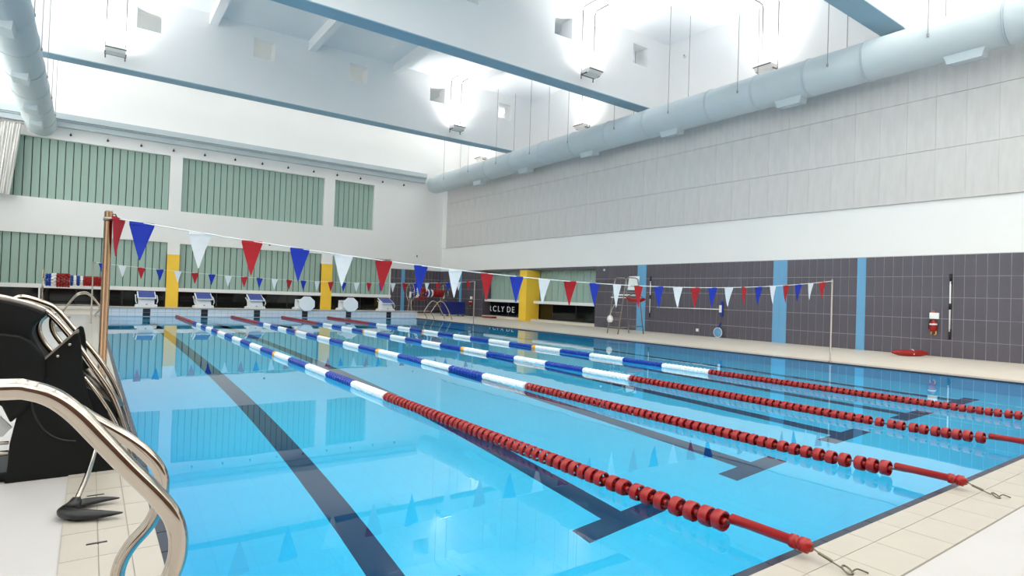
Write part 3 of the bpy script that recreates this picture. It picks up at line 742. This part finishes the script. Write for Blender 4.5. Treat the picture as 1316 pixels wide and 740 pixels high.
MB().tube([(-.235,3.06,.34),(-.232,2.9,.31),(-.245,2.7,.23),(-.28,2.5,.13),(-.325,2.34,.045)],0.013,10,smooth=5).build('leg_tube','steel',t,smooth=True)
cf_ = MB()
for P_,R_ in (([(-.375,2.27,0),(-.345,2.315,0),(-.28,2.35,0),(-.20,2.36,0),(-.130,2.345,0)],[.022,.034,.034,.022,.005]),([(-.375,2.29,0),(-.36,2.23,0),(-.31,2.165,0),(-.225,2.12,0),(-.125,2.09,0)],[.022,.038,.044,.032,.005])):
    q_ = catmull([Vector(p) for p in P_],4); rr_ = []
    for k in range(4): rr_ += [R_[k]+(R_[k+1]-R_[k])*m/4 for m in range(4)]
    cf_.tube(q_,rr_+[R_[-1]],14)
cf_.tube([(-.345,2.29,0.0),(-.325,2.32,0.03),(-.32,2.34,0.06)],[.04,.03,.018],12)
cf_.v = [(a,b,0.036+c*0.62) for a,b,c in cf_.v]
cf_.build('claw_foot','black_rubber',t,smooth=True)
MB().tube([(-1.0,3.06,.18),(-.66,3.06,.18)],0.016,8).tube([(-1.0,3.06,.24),(-.66,3.06,.24)],0.01,8).build('base_bar','steel',t,smooth=True)
MB().prism([(-1.0,.42),(-.74,.40),(-.66,.30),(-.70,.25),(-1.0,.25)],'y',3.2,3.23).build('footrest','plastic_white',t)
MB().box(-1.0,-.64,3.08,3.66,0.009,.06).build('base_plate','black_moulded',t,bevel=0.01)

# ---- lane rope reels
def reel(x0, x1, y, label, sagging):
    t = thing('lane_rope_reel',label,'reel',(0,y,0))
    za = 1.28
    for x in (x0,x1):
        MB().tube([(x,-0.32,0.0),(x,-0.13,0.72),(x,-0.1,1.0),(x,0.1,1.0),(x,0.13,0.72),(x,0.32,0.0)],0.02,8).build('end_frame','steel',t,smooth=True)
        w = MB().tube([(x,0.52*math.cos(a),za+0.52*math.sin(a)) for a in [2*math.pi*k/24 for k in range(24)]],0.018,8,closed=True).build('hand_wheel','steel',t,smooth=True)
        sp_ = MB()
        for k in range(3):
            a = math.pi*k/3+0.3; sp_.tube([(x,0.5*math.cos(a),za+0.5*math.sin(a)),(x,-0.5*math.cos(a),za-0.5*math.sin(a))],0.010,6)
        sp_.build('spokes','steel',w)
        MB().box(x-0.03,x+0.03,-0.06,0.06,0.98,za+0.05).build('bearing','plastic_white',t)
    MB().tube([(x0,0,za),(x1,0,za)],0.03,8).build('axle','steel',t,smooth=True)
    MB().box(x0,x1,-0.02,0.02,0.22,0.26).build('cross_bar','steel',t)
    # wound floats, section by section
    pat = [('plastic_blue',0.12,0.24),('plastic_white',0.10,0.27),('plastic_red',0.28,0.28),('plastic_blue',0.07,0.2),('plastic_white',0.07,0.2),('plastic_blue',0.07,0.19),('plastic_white',0.07,0.18),('plastic_red',0.42,0.19)]
    L = (x1-x0)-0.16; tot = sum(p[1] for p in pat); x = x0+0.08
    for m_,w,rad in pat:
        ww = L*w/tot; mb = MB(); n = max(1,round(ww/0.085))
        for i in range(n):
            xx = x+(i+0.5)*ww/n
            for k in range(11):
                a = 2*math.pi*k/11+i*0.3; q = Vector((xx,rad*math.cos(a),za+rad*math.sin(a)*0.9))
                if sagging and m_ == 'plastic_red' and rad > 0.25 and math.sin(a) < -0.3: q.z -= 0.12
                mb.lathe([(0.02,-0.05),(0.055,-0.03),(0.055,0.03),(0.02,0.05)],q,'x',6)
        mb.build('wound_floats',m_,t,kind='stuff'); x += ww
    return t
reel(14.45,16.6,29.0,'steel reel of red blue white lane rope before the right corner',True)
reel(-1.92,0.22,30.0,'steel reel wound with red blue and white lane rope, far left',False)
t = thing('deck_post','short white post standing left of the far left rope reel','post',(-2.02,30.0,0))
MB().tube([(0,0,0.01),(0,0,0.95)],0.035,10).build('shaft','plastic_white',t,smooth=True)
MB().lathe([(0.07,0.004),(0.07,0.02),(0.04,0.03)],(0,0,0),'z',12).build('base_plate','plastic_white',t)

# ---- blue storage box on the right deck
t = thing('storage_box','navy blue covered storage box on wheels on the far right deck','box',(16.85,28.3,0))
MB().box(-0.62,0.62,-0.35,0.35,0.12,0.78).build('cover','navy_fabric',t,bevel=0.04)
MB().box(-0.64,0.64,-0.37,0.37,0.78,0.83).build('lid','navy_fabric',t,bevel=0.02)
MB().box(-0.6,0.6,-0.33,0.33,0.09,0.12).build('base','rod_grey',t)
for sx in (-1,1):
    for sy in (-1,1): MB().lathe([(0.02,-0.02),(0.043,-0.018),(0.043,0.018),(0.02,0.02)],(sx*0.52,sy*0.28,0.047),'y',10).build('caster','black_rubber',t)

# ---- lifeguard chair
t = thing('lifeguard_chair','tall tubular steel lifeguard chair with white backrest against the grey wall','chair',(0,0,0))
def legs(y, xf, xr, xft, xrt):
    MB().tube([(xf,y,0.006),(xft-0.02,y,1.85),(xft+0.02,y,2.0),(xft+0.12,y,2.06),(xrt-0.12,y,2.06),(xrt-0.02,y,2.0),(xrt+0.01,y,1.85),(xr,y,0.006)],0.021,10).build('side_frame','steel_brushed',t,smooth=True)
legs(13.95,15.08,16.20,15.40,16.0); legs(13.42,15.08,16.42,15.42,16.05)
for zz in (0.25,0.52,0.79,1.06):
    xx = 15.08+0.32*zz/1.85
    MB().tube([(xx,13.42,zz),(xx,13.95,zz)],0.015,8).build('rung','steel_brushed',t,smooth=True)
MB().box(15.2,15.48,13.42,13.95,1.31,1.34).build('footrest','plastic_white',t,bevel=0.008)
MB().tube([(16.38,13.42,0.28),(16.18,13.95,0.28)],0.014,8).tube([(15.13,13.42,0.25),(16.39,13.42,0.28)],0.014,8).build('lower_brace','steel_brushed',t,smooth=True)
MB().box(15.52,16.1,13.46,13.91,1.40,1.45).build('seat','plastic_white',t,bevel=0.015)
bk = MB().prism([(16.03,1.62),(16.08,1.62),(16.16,2.12),(16.11,2.14)],'y',13.44,13.93).build('backrest','plastic_white',t,bevel=0.015)
MB().prism([(16.024,1.76),(16.034,1.76),(16.042,1.81),(16.032,1.81)],'y',13.6,13.77).build('hand_hole','black_frame',bk)
# red rescue tubes and a white helmet hung on the chair
tt = thing('rescue_tube','red rescue tube hung below the lifeguard chair seat','rescue tube',(15.85,13.325,1.24))
def vtube(pts, rads, name, m, parent, n=12):
    pts = [Vector(p) for p in pts]; q = catmull(pts,4); rr = []
    for i in range(len(rads)-1): rr += [rads[i]+(rads[i+1]-rads[i])*k/4 for k in range(4)]
    rr.append(rads[-1]); return MB().tube(q,rr,n).build(name,m,parent,smooth=True)
vtube([(-0.48,0,0.10),(-0.3,0,0.02),(0.0,0,-0.0),(0.3,0,0.03),(0.5,0,0.06)],[0.03,0.075,0.08,0.075,0.03],'foam_body','plastic_red',tt)
MB().tube([(-0.46,0,0.12),(-0.2,-0.02,0.22),(0.1,-0.02,0.2),(0.46,0,0.08)],0.012,6,smooth=4).build('strap','black_rubber',tt)
tt = thing('rescue_bag','white round bag hung on the ladder of the lifeguard chair','bag',(14.95,13.70,0.55))
MB().lathe([(0.02,-0.13),(0.07,-0.12),(0.11,-0.04),(0.10,0.05),(0.06,0.11),(0.03,0.13)],(0,0,0),'z',14).build('bag_body','net_white',tt,smooth=True)
MB().tube([(0,0,0.14),(0.12,0,0.4),(0.33,0.0,0.62)],0.008,6,smooth=3).build('drawcord','cord_white',tt)

# ---- things on the right wall
def wall_pole(y, z0, z1, label, body):
    t = thing('reaching_pole',label,'pole',(XR-0.06,y,0))
    MB().tube([(0,0,z0+0.1),(0,0,z1-0.1)],0.018,10).build('shaft',body,t,smooth=True)
    for a,b in ((z0,z0+0.2),(z1-0.2,z1),((z0+z1)/2-0.08,(z0+z1)/2+0.08)): MB().tube([(0,0,a),(0,0,b)],0.028,10).build('black_grip','black_rubber',t,smooth=True)
    for zz in (z0+0.25,z1-0.25): MB().box(-0.01,0.046,-0.03,0.03,zz-0.02,zz+0.02).build('wall_clip','black_frame',t)
    return t
wall_pole(4.42,0.48,2.21,'white and black reaching pole upright on the grey wall beside the orange throw bag','plastic_white')
wall_pole(14.66,0.57,2.24,'white and black reaching pole upright on the grey wall behind the lifeguard chair','plastic_white')
t = thing('pool_brush','long white pole with blue brush head lying level on the grey wall','brush',(XR-0.06,0,1.0))
MB().tube([(0,14.3,0.0),(0,11.36,0.02)],0.017,8).build('handle','plastic_white',t,smooth=True)
MB().box(-0.03,0.03,11.27,11.36,-0.24,0.32).build('brush_head','plastic_blue',t,bevel=0.015)
MB().box(-0.04,-0.028,11.30,11.40,-0.09,0.17).build('pole_socket','plastic_white',t)
for yy in (13.5,12.2): MB().box(-0.01,0.047,yy-0.02,yy+0.02,-0.02,0.03).build('wall_clip','black_frame',t)
t = thing('hand_net','blue hand net with white rim leaning on the grey wall','net',(XR-0.10,11.4,0.0))
MB().tube([(-0.04,0.17*math.cos(a),0.19+0.17*math.sin(a)) for a in [2*math.pi*k/20 for k in range(20)]],0.014,8,closed=True).build('rim','plastic_white',t,smooth=True)
MB().lathe([(0.02,0.045),(0.10,0.03),(0.158,0.0),(0.158,-0.008),(0.02,0.028)][::-1],(-0.04,0,0.19),'x',18).build('net_bag','tile_blue',t,smooth=True)
MB().tube([(-0.04,0.02,0.36),(0.06,-0.06,0.52)],0.025,8).build('handle','plastic_blue',t,smooth=True)
t = tag(MB().box(XR-0.03,XR-0.018,12.31,12.43,0.16,0.27).build('socket_plate','plastic_white',bevel=0.006),'small white socket plate low on the grey tiled wall','socket')
t = tag(MB().lathe([(0.05,-0.05),(0.05,-0.018)],(XR,17.35,2.55),'x',14).build('wall_button','plastic_white',smooth=True),'small round white button high on the grey wall above the lifeguard chair','button')
def throw_bag(y, label, s=1.0):
    t = thing('throw_bag',label,'rescue bag',(XR-0.02,y,0))
    MB().box(-0.07,0.0,-0.11*s,0.11*s,1.0,1.17).build('white_holder','plastic_white',t,bevel=0.015)
    MB().tube([(-0.03,0,1.17),(-0.05,0.02,1.23),(-0.03,0.05,1.17)],0.01,6,smooth=3).build('hook','orange',t)
    MB().lathe([(0.03,0.66),(0.085,0.70),(0.095,0.80),(0.07,0.92),(0.03,0.97)],(-0.09,0,0),'z',12).build('bag_body','plastic_red',t,smooth=True)
    MB().lathe([(0.094,0.84),(0.09,0.88)],(-0.09,0,0),'z',12).build('white_band','plastic_white',t,smooth=True)
    MB().tube([(-0.09,-0.06,0.68),(-0.1,-0.07,0.60),(-0.1,-0.03,0.58)],0.014,6).tube([(-0.09,0.04,0.67),(-0.1,0.05,0.59)],0.014,6).build('rope_tail','plastic_yellow',t)
    MB().tube([(-0.08,0.06,0.98),(-0.1,0.09,0.86),(-0.1,0.09,0.72)],0.02,6).build('black_strap','black_rubber',t)
    return t
throw_bag(4.77,'red and orange throw bag under a white holder on the near grey wall')
throw_bag(28.42,'small red throw bag with white holder on the far grey wall beside the blue box')
# red torpedo buoy on the right deck
t = thing('rescue_buoy','red rescue buoy lying on the right deck against the grey wall','rescue buoy',(17.3,5.0,0.0))
vtube([(-0.40,0.28,0.10),(-0.25,0.18,0.095),(0.0,0.0,0.09),(0.22,-0.15,0.095),(0.36,-0.26,0.09)],[0.03,0.075,0.085,0.08,0.04],'foam_body','plastic_red',t,14)
MB().tube([(-0.02,-0.09,0.05),(0.02,-0.06,0.16),(0.07,0.0,0.18),(0.1,0.05,0.12)],0.012,8,smooth=4).build('white_strap','plastic_white',t,smooth=True)
MB().box(17.58-17.3,17.72-17.3,-0.05,0.07,0.006,0.035).build('buckle','plastic_red',t)
# red mat by the right window
t = tag(MB().box(17.75,18.1,25.6,26.6,0.006,0.09).build('kickboard_tray','plastic_red',bevel=0.02),'flat red tray on the deck below the lettered window','tray')
# lettering on the dark painted panes behind the pillar
w7 = bpy.data.objects['window_7']
def letter(ch, y):
    cu = bpy.data.curves.new('letter','FONT'); cu.body = ch; cu.size = 0.46; cu.extrude = 0.006; cu.align_x = 'LEFT'
    to = bpy.data.objects.new('tmp_text',cu); COL.objects.link(to); bpy.context.view_layer.update()
    me = bpy.data.meshes.new_from_object(to.evaluated_get(bpy.context.evaluated_depsgraph_get())); bpy.data.objects.remove(to)
    me.materials.clear(); me.materials.append(MATS['sign_white'])
    lo = bpy.data.objects.new('letter',me); COL.objects.link(lo); lo.parent = w7
    lo.matrix_world = Matrix(((0,0,-1,XR+0.56-0.03),(-1.15,0,0,y),(0,1,0,0.36),(0,0,0,1)))
for ch,y in (('R',27.42),('C',26.96),('L',26.46),('Y',26.12),('D',25.56),('E',25.08)): letter(ch,y)

# ---- drain grates on the left deck
for (x,y,l) in ((-0.95,17.4,'grey drain grate on the left deck, nearer of two'),(-0.93,23.4,'grey drain grate on the left deck, farther of two')):
    t = thing('drain_grate',l,'drain',(x,y,0),0,'drain grates on the left deck')
    MB().box(-0.12,0.12,-0.9,0.9,0.001,0.006).build('frame','grate_grey',t)
    mb = MB()
    for k in range(18): mb.box(-0.1,0.1,-0.86+k*0.1,-0.80+k*0.1,0.006,0.010)
    mb.build('bars','rod_grey',t)
